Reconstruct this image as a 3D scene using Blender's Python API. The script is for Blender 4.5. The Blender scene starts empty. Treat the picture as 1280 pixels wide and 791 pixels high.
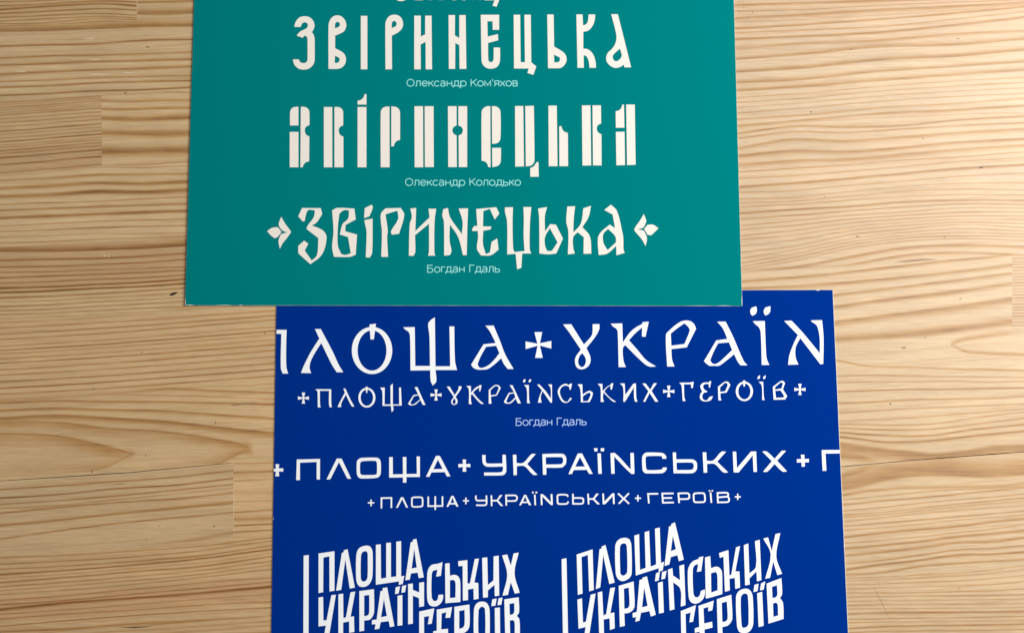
import bpy, math, random
import numpy as np
from mathutils import Vector, Matrix
from mathutils.geometry import delaunay_2d_cdt

random.seed(7)
rng = np.random.default_rng(11)
sc = bpy.context.scene
COL = sc.collection

# ------------------------------------------------------------------ camera, light, exposure
F_PX, TILT, DIST = 1067.0, math.radians(5.0), 0.459
cam_d = bpy.data.cameras.new('camera'); cam_d.lens = 36.0 * F_PX / 1280.0; cam_d.sensor_width = 36.0
cam_d.clip_start = 0.01; cam_d.clip_end = 50
cam = bpy.data.objects.new('camera', cam_d); COL.objects.link(cam)
cam.location = (0, -DIST * math.sin(TILT), DIST * math.cos(TILT)); cam.rotation_euler = (TILT, 0, 0)
sc.camera = cam

wd = bpy.data.worlds.new('World'); sc.world = wd; wd.use_nodes = True
wd.node_tree.nodes['Background'].inputs[0].default_value = (0.95, 0.97, 1.0, 1)
wd.node_tree.nodes['Background'].inputs[1].default_value = 0.27

def area(name, loc, target, sx, sy, power, color):
    l = bpy.data.lights.new(name, 'AREA'); l.shape = 'RECTANGLE'; l.size = sx; l.size_y = sy
    l.energy = power; l.color = color
    o = bpy.data.objects.new(name, l); COL.objects.link(o); o.location = loc
    o.rotation_euler = (Vector(target) - Vector(loc)).to_track_quat('-Z', 'Y').to_euler()
    return o
area('window_light', (0.96, 0.26, 0.70), (0.05, 0.0, 0), 0.5, 0.7, 24.5, (1.0, 0.985, 0.96))
sc.view_settings.view_transform = 'Standard'; sc.view_settings.look = 'None'
sc.view_settings.exposure = 0.0; sc.view_settings.gamma = 1.0
try: sc.view_settings.use_curve_mapping = False
except Exception: pass

# ------------------------------------------------------------------ where a point of the photographed table lies
_ct, _st = math.cos(TILT), math.sin(TILT)
def on_plane(px, py, z=0.0):
    """photo position (numpy ok) -> metres on the horizontal plane at height z"""
    dx = (np.asarray(px, float) - 640.0) / F_PX; dy = -(np.asarray(py, float) - 395.5) / F_PX
    wy = dy * _ct + _st; wz = dy * _st - _ct
    t = (z - DIST * _ct) / wz
    return dx * t, -DIST * _st + wy * t
def point(px, py, z=0.0):
    x, y = on_plane(px, py, z); return Vector((float(x), float(y), float(z)))

# ------------------------------------------------------------------ materials
def new_mat(name):
    m = bpy.data.materials.new(name); m.use_nodes = True
    nt = m.node_tree; nt.nodes.clear()
    out = nt.nodes.new('ShaderNodeOutputMaterial'); b = nt.nodes.new('ShaderNodeBsdfPrincipled')
    nt.links.new(b.outputs[0], out.inputs[0])
    return m, nt, b
def N(nt, kind, **kw):
    n = nt.nodes.new(kind)
    for k, v in kw.items(): setattr(n, k, v)
    return n

def wood_material():
    m, nt, b = new_mat('pine_wood'); L = nt.links.new
    tc = N(nt, 'ShaderNodeTexCoord')
    def noise(scale, detail, rough=0.6):
        mp = N(nt, 'ShaderNodeMapping'); mp.inputs['Scale'].default_value = scale
        mp.inputs['Rotation'].default_value = (0, 0, math.radians(-3.6))
        L(tc.outputs['Object'], mp.inputs[0])
        n = N(nt, 'ShaderNodeTexNoise'); n.inputs['Scale'].default_value = 1.0
        n.inputs['Detail'].default_value = detail; n.inputs['Roughness'].default_value = rough
        L(mp.outputs[0], n.inputs[0]); return n.outputs[0]
    def mrange(src, a, c, lo, hi):
        r = N(nt, 'ShaderNodeMapRange'); r.inputs[1].default_value = a; r.inputs[2].default_value = c
        r.inputs[3].default_value = lo; r.inputs[4].default_value = hi; L(src, r.inputs[0]); return r.outputs[0]
    def math_(op, a, c):
        n = N(nt, 'ShaderNodeMath', operation=op)
        for i, v in enumerate((a, c)):
            if isinstance(v, (int, float)): n.inputs[i].default_value = v
            else: L(v, n.inputs[i])
        return n.outputs[0]
    late = N(nt, 'ShaderNodeAttribute', attribute_name='latewood')
    tint = N(nt, 'ShaderNodeAttribute', attribute_name='wood_tone')
    fibre = noise((45, 1500, 1), 5, 0.75)
    fibre2 = noise((25, 700, 1), 3, 0.6)
    blot = noise((18, 60, 1), 3, 0.5)
    speck = noise((1500, 2600, 1), 1, 0.5)
    # broken, fibrous edge of the latewood
    l = math_('MULTIPLY', late.outputs['Fac'], mrange(fibre, 0.25, 0.75, 0.70, 1.30))
    l = math_('MULTIPLY', l, mrange(fibre2, 0.3, 0.7, 0.85, 1.15))
    l = math_('ADD', l, mrange(fibre2, 0.45, 0.85, 0.0, 0.16))
    cl = N(nt, 'ShaderNodeClamp'); L(l, cl.inputs[0]); l = cl.outputs[0]
    ramp = N(nt, 'ShaderNodeValToRGB'); e = ramp.color_ramp.elements
    e[0].position = 0.0; e[0].color = (0.62, 0.452, 0.252, 1)
    e[1].position = 1.0; e[1].color = (0.235, 0.108, 0.036, 1)
    k = e.new(0.45); k.color = (0.47, 0.272, 0.105, 1)
    L(l, ramp.inputs[0])
    mx = N(nt, 'ShaderNodeMix', data_type='RGBA', blend_type='MULTIPLY'); mx.inputs[0].default_value = 1
    L(ramp.outputs[0], mx.inputs[6]); L(tint.outputs['Color'], mx.inputs[7])
    streak = noise((9, 190, 1), 4, 0.6); hair = noise((110, 2300, 1), 3, 0.7)
    v = math_('MULTIPLY', mrange(fibre, 0.28, 0.72, 0.83, 1.14), mrange(blot, 0.3, 0.7, 0.95, 1.05))
    v = math_('MULTIPLY', v, mrange(streak, 0.3, 0.7, 0.93, 1.06))
    v = math_('MULTIPLY', v, mrange(hair, 0.32, 0.68, 0.90, 1.08))
    v = math_('MULTIPLY', v, mrange(speck, 0.3, 0.7, 0.975, 1.025))
    hs = N(nt, 'ShaderNodeHueSaturation'); L(mx.outputs[2], hs.inputs['Color']); L(v, hs.inputs['Value'])
    L(hs.outputs[0], b.inputs['Base Color'])
    L(mrange(fibre, 0.3, 0.7, 0.42, 0.60), b.inputs['Roughness'])
    b.inputs['Specular IOR Level'].default_value = 0.35
    bp = N(nt, 'ShaderNodeBump'); bp.inputs['Strength'].default_value = 0.2; bp.inputs['Distance'].default_value = 0.00012
    L(math_('ADD', fibre, math_('MULTIPLY', late.outputs['Fac'], 0.08)), bp.inputs['Height'])
    L(bp.outputs[0], b.inputs['Normal'])
    return m

def plain(name, col, rough=0.5, spec=0.4, grain=0.03, gscale=900, bump=0.0):
    m, nt, b = new_mat(name); L = nt.links.new
    tc = N(nt, 'ShaderNodeTexCoord'); n = N(nt, 'ShaderNodeTexNoise'); n.inputs['Scale'].default_value = gscale
    n.inputs['Detail'].default_value = 2; L(tc.outputs['Object'], n.inputs[0])
    r = N(nt, 'ShaderNodeMapRange'); r.inputs[1].default_value = .3; r.inputs[2].default_value = .7
    r.inputs[3].default_value = 1 - grain; r.inputs[4].default_value = 1 + grain; L(n.outputs[0], r.inputs[0])
    hs = N(nt, 'ShaderNodeHueSaturation'); hs.inputs['Color'].default_value = (*col, 1); L(r.outputs[0], hs.inputs['Value'])
    src = hs.outputs[0]
    L(src, b.inputs['Base Color']); b.inputs['Roughness'].default_value = rough
    b.inputs['Specular IOR Level'].default_value = spec
    if bump:
        n2 = N(nt, 'ShaderNodeTexNoise'); n2.inputs['Scale'].default_value = 9; n2.inputs['Detail'].default_value = 2
        L(tc.outputs['Object'], n2.inputs[0])
        bp = N(nt, 'ShaderNodeBump'); bp.inputs['Strength'].default_value = 1; bp.inputs['Distance'].default_value = bump
        L(n2.outputs[0], bp.inputs['Height']); L(bp.outputs[0], b.inputs['Normal'])
    return m
M_WOOD = wood_material()
M_PAPER = plain('card_core_paper', (0.66, 0.63, 0.56), 0.8, 0.2)
M_TEAL = plain('teal_print', (0.0, 0.180, 0.184), 0.6, 0.0, 0.022, 1100, 0.0006)
M_BLUE = plain('blue_print', (0.0, 0.026, 0.222), 0.6, 0.0, 0.03, 1100, 0.0006)
M_CREAM = plain('cream_print', (0.80, 0.745, 0.67), 0.5, 0.1, 0.015)
M_WHITE = plain('white_print', (0.86, 0.87, 0.885), 0.5, 0.1, 0.015)
M_MINT = plain('pale_mint_print', (0.30, 0.76, 0.72), 0.5, 0.3, 0.01)
M_PALEBLUE = plain('pale_blue_print', (0.40, 0.56, 0.92), 0.5, 0.3, 0.01)
M_DARK = plain('dark_resin', (0.03, 0.017, 0.01), 0.5, 0.3, 0.3, 2500)
M_FLECK = plain('brown_fleck', (0.30, 0.19, 0.11), 0.6, 0.3, 0.3, 2500)
M_PALE = plain('pale_fleck', (0.70, 0.57, 0.37), 0.6, 0.3, 0.1, 2500)

def link_mesh(name, verts, faces, mat, parent=None, label=None):
    me = bpy.data.meshes.new(name); me.from_pydata([tuple(v) for v in verts], [], faces); me.update()
    me.materials.append(mat)
    o = bpy.data.objects.new(name, me); COL.objects.link(o)
    if parent:
        o.parent = parent; o.matrix_parent_inverse = Matrix.Translation(-parent.location)
    if label: o['label'] = label
    return o
def empty(name, loc, label, cat):
    o = bpy.data.objects.new(name, None); COL.objects.link(o); o.location = loc
    o.empty_display_size = 0.02; o['label'] = label; o['category'] = cat
    return o

# ================================================================== THE PINE TABLETOP
# glue lines between the rows of staves: photo points (x, y)
B = [
    [(-400,-140),(0,-170),(920,-215),(1700,-262)],
    [(-400,-40),(0,-68),(920,-118),(1700,-160)],
    [(-400,58),(0,33.7),(171,26.5),(240,22),(920,-20),(1280,-40),(1700,-62)],
    [(-400,148),(0,123.5),(127,119),(240,113),(922,68),(1280,46),(1700,20)],
    [(-400,246),(0,217.5),(127,206.5),(240,200.5),(925,158),(1280,138),(1700,114)],
    [(-400,332),(0,309),(240,296),(927,248),(1280,226),(1700,200)],
    [(-400,428),(0,401),(240,390),(345,383),(927,340.5),(1262,318.5),(1700,290)],
    [(-400,524),(0,496),(345,472.5),(1045,429.5),(1273,411),(1700,378)],
    [(-400,632),(0,601),(162,590.5),(290,578.5),(345,574.5),(1050,526.5),(1280,505),(1700,466)],
    [(-400,722),(0,695),(293,672),(345,669),(1054,623),(1280,606.3),(1700,574)],
    [(-400,820),(0,794),(345,768),(1058,720),(1280,700),(1700,664)],
    [(-400,920),(0,892),(345,866),(1062,817),(1280,798),(1700,760)],
    [(-400,1022),(0,994),(345,968),(1066,915),(1280,896),(1700,858)],
    [(-400,1124),(0,1096),(1070,1012),(1700,956)],
]
CRACK = [(500,627),(1050,583.2),(1135,575.5),(1280,564.5),(1700,528)]
def bline(pts, x):
    xs = [p[0] for p in pts]; ys = [p[1] for p in pts]
    return np.interp(x, xs, ys)

def pchip(xs, ys, x):
    """monotone-ish smooth interpolation, constant outside"""
    xs = np.asarray(xs, float); ys = np.asarray(ys, float)
    if len(xs) == 1: return np.full_like(x, ys[0])
    h = np.diff(xs); d = np.diff(ys) / h
    m = np.empty_like(ys); m[0] = d[0] * 0.0 + d[0]; m[-1] = d[-1]
    m[1:-1] = (d[:-1] * h[1:] + d[1:] * h[:-1]) / (h[1:] + h[:-1])
    xc = np.clip(x, xs[0], xs[-1]); i = np.clip(np.searchsorted(xs, xc, side='right') - 1, 0, len(h) - 1)
    t = (xc - xs[i]) / h[i]; t2 = t * t; t3 = t2 * t
    return ((2*t3-3*t2+1)*ys[i] + (t3-2*t2+t)*h[i]*m[i] + (-2*t3+3*t2)*ys[i+1] + (t3-t2)*h[i]*m[i+1])

def wob(x, scale, amp, seed):
    """smooth 1-D noise along the grain"""
    r = np.random.default_rng(seed); out = np.zeros_like(x)
    for k, (s, a) in enumerate(((scale, 1.0), (scale / 2.7, 0.45), (scale / 7, 0.22))):
        n = int(2600 / s) + 4; vals = r.normal(0, 1, n)
        out += a * np.interp((x + 500) / s, np.arange(n), vals)
    return out * amp

def parse_lines(frame, cols, text):
    """each text line: y at every column : darkness[, per column] : width above, width below (photo px)"""
    x0, y0, s = frame; cx = [x0 + c / s for c in cols]; out = []
    for row in text.strip().splitlines():
        parts = [p.split() for p in row.split(':')]
        ys = [y0 + float(v) / s for v in parts[0]]
        assert len(ys) == len(cx), row
        dk = [float(v) for v in parts[1]]
        if len(dk) == 1: dk = dk * len(cx)
        w = [float(v) for v in parts[2]] if len(parts) > 2 else [0.56, 0.78]
        out.append((cx, ys, dk, w[0], w[1]))
    return out

PW = lambda w: 1.0 if w < 1.2 else 1.42      # broad latewood bands keep an even core
PE = lambda w: 1.5 if w < 1.2 else 1.9
def make_plank(table, top, bot, xa, xb, lines, tone, zones=(), random_spacing=None, fine=(0, 1280), hid=(1e9, -1e9),
               gap_t=0.02, gap_b=0.02, zoff=0.0, seed=0):
    r = np.random.default_rng(seed + 100)
    xs = []; x = xa
    while x < xb - 0.5:
        xs.append(x)
        inside = fine[0] <= x < fine[1] and not (hid[0] < x < hid[1])
        x = min(x + (3.0 if inside else 16.0), xb)
        if not inside and xs[-1] < fine[0] < x: x = fine[0]
        if not inside and xs[-1] < hid[1] < x: x = hid[1]
    xs.append(xb); xs = np.array(xs)
    gt = gap_t(xs) if callable(gap_t) else gap_t; gb = gap_b(xs) if callable(gap_b) else gap_b
    yt = bline(top, xs) + gt; yb = bline(bot, xs) - gb
    visible = fine[1] > fine[0]
    nr = int(max(6, float(np.max(yb - yt)) / (0.75 if visible else 2.2))) + 1
    v = np.linspace(0, 1, nr)[:, None]
    Y = yt[None, :] * (1 - v) + yb[None, :] * v
    D = np.zeros_like(Y)
    H = (yb - yt)
    if random_spacing is not None:
        lines = []; y = 0.01
        ph = wob(xs, 300, 0.02, seed)
        while y < 1:
            lines.append((None, y + ph * (0.4 + r.random() * .3), r.uniform(.3, .75), r.uniform(.5, 2.2), r.uniform(.6, 1.5)))
            y += r.uniform(*random_spacing) / float(H.mean())
        for k, (_, vy, dk, wa, wb) in enumerate(lines):
            ly = yt + vy * H + wob(xs, 60, 0.35, seed * 31 + k)
            d = Y - ly[None, :]
            g = np.where(d < 0, np.exp(-np.abs(d / wa) ** 1.5), np.exp(-np.abs(d / wb) ** 1.5))
            D = np.maximum(D, dk * g)
    else:
        for k, (cx, ys, dk, wa, wb) in enumerate(lines):
            # position across the stave is held outside the traced span
            vv = [(yy - float(bline(top, xx))) / float(bline(bot, xx) - bline(top, xx)) for xx, yy in zip(cx, ys)]
            ly = yt + pchip(cx, vv, xs) * H + wob(xs, 45, 0.07, seed * 31 + k)
            dd = np.interp(xs, cx, dk) * (1 + np.clip(wob(xs, 40, 0.08, seed * 57 + k + 9), -.45, .45))
            wv = 1 + np.clip(wob(xs, 70, 0.08, seed * 91 + k), -.4, .5)
            d = Y - ly[None, :]
            g = np.where(d < 0, np.exp(-np.abs(d / (wa * wv)[None, :] / PW(wa)) ** PE(wa)), np.exp(-np.abs(d / (wb * wv)[None, :] / PW(wb)) ** PE(wb)))
            live = (cx[0] > 800) and ((xs < cx[0] - 1) if dk[0] == 0 else (xs < -1e9))
            dd = np.where(live, 0, dd * (1.30 if cx[0] < 800 else 1.14) * (0.84 if max(wa, wb) >= 1.5 else 1))
            D = np.maximum(D, dd[None, :] * g)
            # faint secondary rings between the strong ones
        for q in range(int(H.mean() / 5)):
            ly = yt + r.random() * H + wob(xs, 90, 0.12, seed * 17 + q)
            d = Y - ly[None, :]
            D = np.maximum(D, np.exp(-(d / 0.55) ** 2) * np.clip(0.13 + wob(xs, 60, 0.08, seed * 13 + q), 0, .28)[None, :])
    T = np.ones(Y.shape + (3,)) * np.array(tone)[None, None, :]
    for (za, zb, mul) in zones:          # tone bands: fractions across the stave, colour factor
        w = np.clip((v - za) / 0.05, 0, 1) * np.clip((zb - v) / 0.05, 0, 1)
        w = np.repeat(w, Y.shape[1], 1)[..., None]
        T = T * (1 - w) + T * w * np.array(mul)[None, None, :]
    X = np.repeat(xs[None, :], nr, 0)
    wx, wy = on_plane(X, Y, 0.0)
    nc = len(xs); n = nr * nc
    top_v = np.stack([wx.ravel(), wy.ravel(), np.full(n, zoff)], 1)
    ring = np.concatenate([np.arange(nc), np.arange(1, nr) * nc + nc - 1, (nr - 1) * nc + np.arange(nc - 2, -1, -1), np.arange(nr - 2, 0, -1) * nc])
    low = top_v[ring].copy(); low[:, 2] = -0.018
    verts = np.concatenate([top_v, low])
    i = (np.arange(nr - 1)[:, None] * nc + np.arange(nc - 1)[None, :]).ravel()
    quads = np.stack([i, i + nc, i + nc + 1, i + 1], 1)
    m = len(ring); a = np.arange(m); b2 = (a + 1) % m
    side = np.stack([ring[a], ring[b2], n + b2, n + a], 1)
    me = bpy.data.meshes.new('plank')
    allq = np.concatenate([quads, side]); nf = len(allq)
    me.vertices.add(len(verts)); me.vertices.foreach_set('co', verts.astype(np.float32).ravel())
    me.loops.add(nf * 4 + m); me.polygons.add(nf + 1)
    me.loops.foreach_set('vertex_index', np.concatenate([allq.ravel(), (n + a)]).astype(np.int32))
    st = np.concatenate([np.arange(nf) * 4, [nf * 4]]).astype(np.int32)
    me.polygons.foreach_set('loop_start', st)
    me.update(calc_edges=True)
    at = me.attributes.new('latewood', 'FLOAT', 'POINT')
    at.data.foreach_set('value', np.concatenate([D.ravel(), D.ravel()[ring]]).astype(np.float32))
    ac = me.attributes.new('wood_tone', 'FLOAT_COLOR', 'POINT')
    TT = np.concatenate([T.reshape(-1, 3), T.reshape(-1, 3)[ring]]); TT = np.concatenate([TT, np.ones((len(TT), 1))], 1)
    ac.data.foreach_set('color', TT.astype(np.float32).ravel())
    me.polygons.foreach_set('use_smooth', np.zeros(nf + 1, dtype=bool)); me.materials.append(M_WOOD); me.validate()
    o = bpy.data.objects.new('plank', me); COL.objects.link(o); o.parent = table
    return o

table = empty('tabletop', (0, 0, 0), 'pale pine tabletop of glued staves with brown grain, lying under both printed cards', 'tabletop')

PINK = (0.93, 0.84, 0.80)
Z = 5.3333; S = 3.657
# ---- left of the cards
L0a = parse_lines((0,0,Z), (0,230,460,690,905), '''
14 8 -2 -8 -8 : .55
40 33 18 8 15 : .7 : .8 1.0
68 52 38 28 43 : .65 : 1.2 .8
92 82 70 60 70 : .6 : 1 1
118 108 97 92 103 : .7
143 130 120 110 122 : .55
160 158 140 125 135 : .6
178 172 160 143 148 : .55''')
L0b = parse_lines((0,0,Z), (915,1100,1280), '''
22 17 10 : .6 : 2.2 1
98 98 90 : .6 : 4.5 .8
150 148 140 : .4 : 3 1''')
L1 = parse_lines((0,0,Z), (0,320,640,960,1280), '''
213 207 194 182 177 : .62 : 5.2 .7
312 303 295 273 266 : .62 : 1.2 .8
388 374 368 358 348 : .45 : 1 1.2
440 428 415 408 400 : .7 : 1.5 .8
500 484 470 460 448 : .68 : 1.5 .8
546 535 520 512 505 : .5 : 1 .8
585 575 556 546 540 : .75 : 1.1 .8
640 626 608 600 585 : .8 : 1.1 .7''')
L2a = []
for i, (y, d) in enumerate(((55,.5),(70,.35),(87,.5),(103,.35),(120,.4),(135,.55),(160,.45),(185,.5),(210,.5),(240,.75),(262,.4),(285,.5),(308,.85),(330,.4),(345,.5),(365,.55),(385,.5),(412,.9),(457,.85),(512,.55))):
    k = 43 + 14 * i / 19
    L2a += parse_lines((0,110,Z), (0,230,460,670), '%f %f %f %f : %f : .6 .8' % (y + k, y + k*.69, y + k*.30, y, d))
L2b = parse_lines((0,110,Z), (680,860,1060,1260), '''
45 40 30 28 : .35 : .6 1
92 95 88 88 : .55 : 2 .8
147 147 141 139 : .6 : 2 .8
205 210 207 202 : .65 : 3 1.5
300 302 307 300 : .5 : 2.5 3
418 422 416 412 : .6 : 3.5 4''')
L3 = parse_lines((0,200,Z), (0,320,640,960,1250), '''
98 74 34 30 12 : .1 .1 .3 .5 .5 : .8 .8
105 80 48 50 38 : .25 .3 .3 .4 .4
135 120 98 95 90 : .5 : 1 1.5
190 172 155 158 145 : .5 .55 .65 .7 .7 : 1.5 2
243 232 210 212 200 : .6 .65 .8 .75 .65 : 1.5 2.2
297 285 275 258 245 : .6
337 323 312 300 290 : .55 : 1 1.2
388 375 362 350 340 : .65 : 1.3 1.3
440 425 410 400 395 : .55
478 465 452 442 438 : .6
515 503 490 490 485 : .35
555 545 530 520 507 : .5''')
L4 = parse_lines((0,295,Z), (0,310,620,930,1235), '''
102 103 96 84 65 : .8 .8 .8 .75 .8 : 3.6 .7
165 158 152 138 120 : .6 : 1.3 .8
208 203 192 178 158 : .65 : 1 .8
242 238 225 215 205 : .55
280 268 257 245 228 : .65 : 1 .8
315 305 290 280 260 : .65 : 1 .8
350 342 326 312 290 : .85 : 1.2 .9
380 370 352 340 320 : .85 : 1.4 .8
412 402 386 368 348 : .7 : 1 .9
440 430 412 395 375 : .45
470 458 440 425 408 : .55
498 488 470 453 435 : .6
525 515 497 482 470 : .55
550 540 525 508 490 : .35''')
L5 = []
for y0_, y1_, d in ((85,5,.45),(110,30,.55),(137,52,.7),(162,72,.55),(192,104,.4),(212,122,.75),(228,140,.4),(250,163,.4),(270,185,.65),(300,212,.55),(325,240,.55),(355,270,.65),(385,298,.8),(412,328,.6)):
    k = y0_ - y1_
    L5 += parse_lines((0,380,S), (0,310,620,930,1255), '%f %f %f %f %f : %f : .7 .75' % (y0_, y0_-k*.2, y0_-k*.44, y0_-k*.71, y1_, d))
L6 = parse_lines((0,470,S), (0,250,500,600,625,750,1000,1135,1160,1250), '''
105 92 78 71 69 62 45 41 40 35 : .35
108 96 81 69 67 58 66 70 71 75 : .0 .1 .2 .3 .3 .55 .65 .6 .6 .5 : .7 1.5
112 100 84 85 86 88 95 100 101 105 : .35 : .7 1
122 112 116 116 116 117 122 125 126 128 : .5 : .8 1.2
155 146 152 154 154 158 175 184 185 192 : .55 : .8 2
190 178 190 196 197 205 232 246 248 258 : .55 .55 .6 .65 .65 .65 .7 .7 .7 .6 : .7 4
212 210 240 246 247 256 292 322 336 345 : .5 .5 .6 .6 .6 .6 .7 .6 0 0 : .6 1.1
214 212 242 248 249 258 294 324 337 346 : .3 .3 .35 .3 .3 .35 .5 .5 0 0 : 1.5 6
262 272 325 352 354 352 354 356 357 358 : .6 .65 .7 .6 0 0 0 0 0 0 : .6 1.1
264 274 327 353 355 353 355 357 358 359 : .3 .35 .45 .15 0 0 0 0 0 0 : 1.5 9
455 445 412 362 355 356 358 360 361 362 : .1 .25 .45 .6 0 0 0 0 0 0 : 1 .6
452 442 409 360 354 355 357 359 360 361 : .1 .15 .3 .15 0 0 0 0 0 0 : 8 1.5
478 462 445 440 438 430 400 342 340 366 : 0 0 0 0 0 .1 .45 .5 0 0 : 1 .6
476 460 443 438 436 428 398 341 339 365 : 0 0 0 0 0 .1 .3 .45 0 0 : 8 1.5''')
L7a = parse_lines((0,575,S), (0,270,540,810,1060), '''
133 115 95 75 48 : .6 : .9 .9
172 155 128 112 83 : .8 : .7 .8
200 183 160 135 110 : .7
220 205 178 152 125 : .4
242 215 192 175 150 : .6 : 1 .8
300 275 245 220 197 : .6 : 1.8 1
360 322 288 262 238 : .55 : 1 .8
450 430 405 374 330 : 0 0 .1 .4 .35 : 1.5 2''')
L7b = parse_lines((0,575,S), (1070,1250), '''
15 10 : .4
55 48 : .4 : .8 1.4
95 85 : .3
150 145 : .2 : 2 2
190 185 : .4
238 225 : .6
268 265 : .35 : 2 2
300 290 : .75
328 318 : .6
355 348 : .55''')
L8 = parse_lines((0,670,S), (0,300,620,940,1240), '''
95 85 65 42 5 : .55
127 112 92 62 20 : .65
150 135 112 85 42 : .65
175 155 130 100 60 : .85 : .9 .8
190 172 145 118 76 : .4
212 188 160 135 92 : .65 : 1 1
230 208 182 152 112 : .5
248 225 200 170 130 : .45
265 245 218 185 150 : .45
292 270 240 210 188 : .6
312 292 262 235 208 : .6
332 302 280 255 228 : .9 : 1 1.6
355 335 310 285 262 : .4
378 355 335 312 298 : .55
410 385 360 340 325 : .65
437 425 400 385 372 : .6 : 1.5 1''')
# ---- right of the cards
R = 3.507
R1 = parse_lines((915,0,R), (20,330,640,950,1280), '''
22 12 2 -10 -20 : .6 : .9 2
50 42 25 12 0 : .5
78 62 42 28 10 : .55 : .8 2.2
97 86 68 48 22 : .3
128 110 88 63 33 : .55 : 1.4 .7
145 132 118 88 52 : .5
172 158 142 112 76 : .55 : 1 1.4
210 188 176 150 134 : .45 : .8 2
262 238 208 200 175 : .6 : 2.4 .7''')
R2 = parse_lines((915,60,R), (20,330,640,950,1280), '''
108 88 55 40 12 : .65 : 2.8 .7
155 138 105 85 62 : .6 : 2.4 .7
190 170 145 122 98 : .6 : 2.2 .8
218 198 170 148 130 : .5 : .6 .6
240 220 190 170 152 : .5 : .6 .6
262 240 212 192 175 : .4
287 262 235 215 200 : .5 : .6 .7
312 292 262 245 220 : .4 : .8 1.2
340 314 286 271 251 : .6 : .7 2''')
R3 = parse_lines((915,140,R), (35,260,500,740,960,1280), '''
62 46 33 20 12 4 : .3
95 66 68 62 40 20 : .6 : 1.2 .8
115 88 90 76 62 48 : .6 : .7 1
156 119 125 108 92 73 : .55 : .9 2.4
190 168 172 155 134 116 : .65 : .8 2.4
232 212 206 186 166 144 : .5 : 1 2.6
262 248 232 212 200 175 : .6
290 280 262 240 220 200 : .5
328 312 292 270 250 230 : .6 : .9 1.4
352 345 322 305 285 268 : .5''')
R4 = parse_lines((915,225,R), (35,280,520,760,1000,1280), '''
84 76 50 28 15 12 : .4
102 92 70 50 40 43 : .5
118 106 88 72 65 66 : .5
145 128 115 95 88 88 : .65 : .8 1.2
172 155 135 118 105 108 : .65
200 178 155 140 122 124 : .5
218 198 172 155 142 140 : .6
245 220 188 170 158 158 : .6
262 240 205 185 172 175 : .4
290 262 222 200 185 192 : .55
318 288 240 215 195 208 : .55
345 305 258 230 214 225 : .45
365 322 272 243 230 238 : .5
380 338 286 255 244 250 : .6
392 352 299 268 257 265 : .5
402 380 335 295 283 290 : .3 .6 .65 .7 .65 .65 : .8 2.2
406 398 370 328 316 328 : .2 .3 .6 .65 .6 .6 : .8 2''')
Q = 3.5556
R5a = parse_lines((920,315,Q), (30,330,640,940,1220), '''
128 105 72 38 12 : .55 .6 .65 .6 .5 : 1 1.8
160 145 120 90 55 : .65 : 1 2.4
235 200 165 128 92 : .6 : .8 2.4
270 255 215 180 140 : .62 : 1.4 2.4
345 322 285 248 208 : .68 : 1.5 4
400 395 375 350 312 : .3 .4 .7 .72 .6 : 4.2 3''')
R5b = []
for i in range(24):
    R5b += parse_lines((920,315,Q), (1225,1290), '%f %f : %f : .7 .8' % (16+13.5*i, 14+13.5*i, random.uniform(.4,.65)))
R6 = parse_lines((1040,405,Z), (785,800,835,870,1000,1280), '''
136 132 118 106 86 50 : 0 .4 .5 .5 .55 .1 : 2.6 1.6
138 142 162 178 194 206 : 0 .5 .6 .6 .65 .6 : 1.6 1''') + parse_lines((1040,405,Z), (30,250,500,790,860,1000,1280), '''
238 278 285 295 298 300 308 : .5 : .8 1.4
345 340 345 350 351 352 355 : .5 : .7 .9
390 385 385 380 381 385 382 : .5 : .7 .8
450 443 435 433 431 428 425 : .8 : .8 1
525 518 503 498 495 492 478 : .5 : .8 1.2
590 580 562 552 548 542 530 : .5 : .7 1''')
R7 = parse_lines((1040,500,Z), (50,200,350,500,700,900,1080,1280), '''
135 130 126 118 104 88 74 58 : .5
160 162 165 165 155 125 100 78 : .6
185 192 198 198 190 165 145 120 : .6 : .7 1
212 225 232 238 230 200 180 160 : .65 : .7 1.2
242 260 278 277 265 242 225 205 : .65 : .8 1.4
290 312 335 350 368 345 318 306 : .6 .6 .68 .64 .66 .7 .74 .74 : 2 9
365 385 410 402 390 374 358 342 : .65 .6 .1 0 0 0 0 0 : 4 4''')
R7c = parse_lines((1040,500,Z), (50,200,350,500,700,900,1080,1280), '''
515 470 430 420 405 390 375 360 : .6 .55 .1 0 0 0 0 0 : 4 2
592 565 525 500 488 498 503 488 : .6 .6 .66 .68 .7 .7 .66 .68 : 13 2
638 612 596 586 585 580 575 556 : .6 .5 .4 .5 .6 .55 .5 .5 : 1.6 1''')
W = 4.1417
R8 = parse_lines((1040,600,W), (60,250,450,650,850,990), '''
100 82 62 47 38 30 : .5
127 108 92 72 52 38 : .55 : 1 .8
158 140 118 100 85 70 : .6
178 165 145 122 105 92 : .6
190 178 158 135 118 108 : .5
212 195 172 155 140 130 : .45
238 222 205 188 170 158 : .65
258 245 228 205 190 180 : .45
298 275 258 240 215 202 : .6 : 1.4 .8
325 310 292 270 250 228 : .45
352 335 315 290 272 258 : .7 : 1 1.5
392 375 352 325 318 300 : .6 : 1.8 .8
432 415 388 360 350 338 : .65 : 1 1
462 435 412 385 380 370 : .7 : 1 1.4
490 480 448 432 420 412 : .6 : 1.5 .8''')
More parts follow.
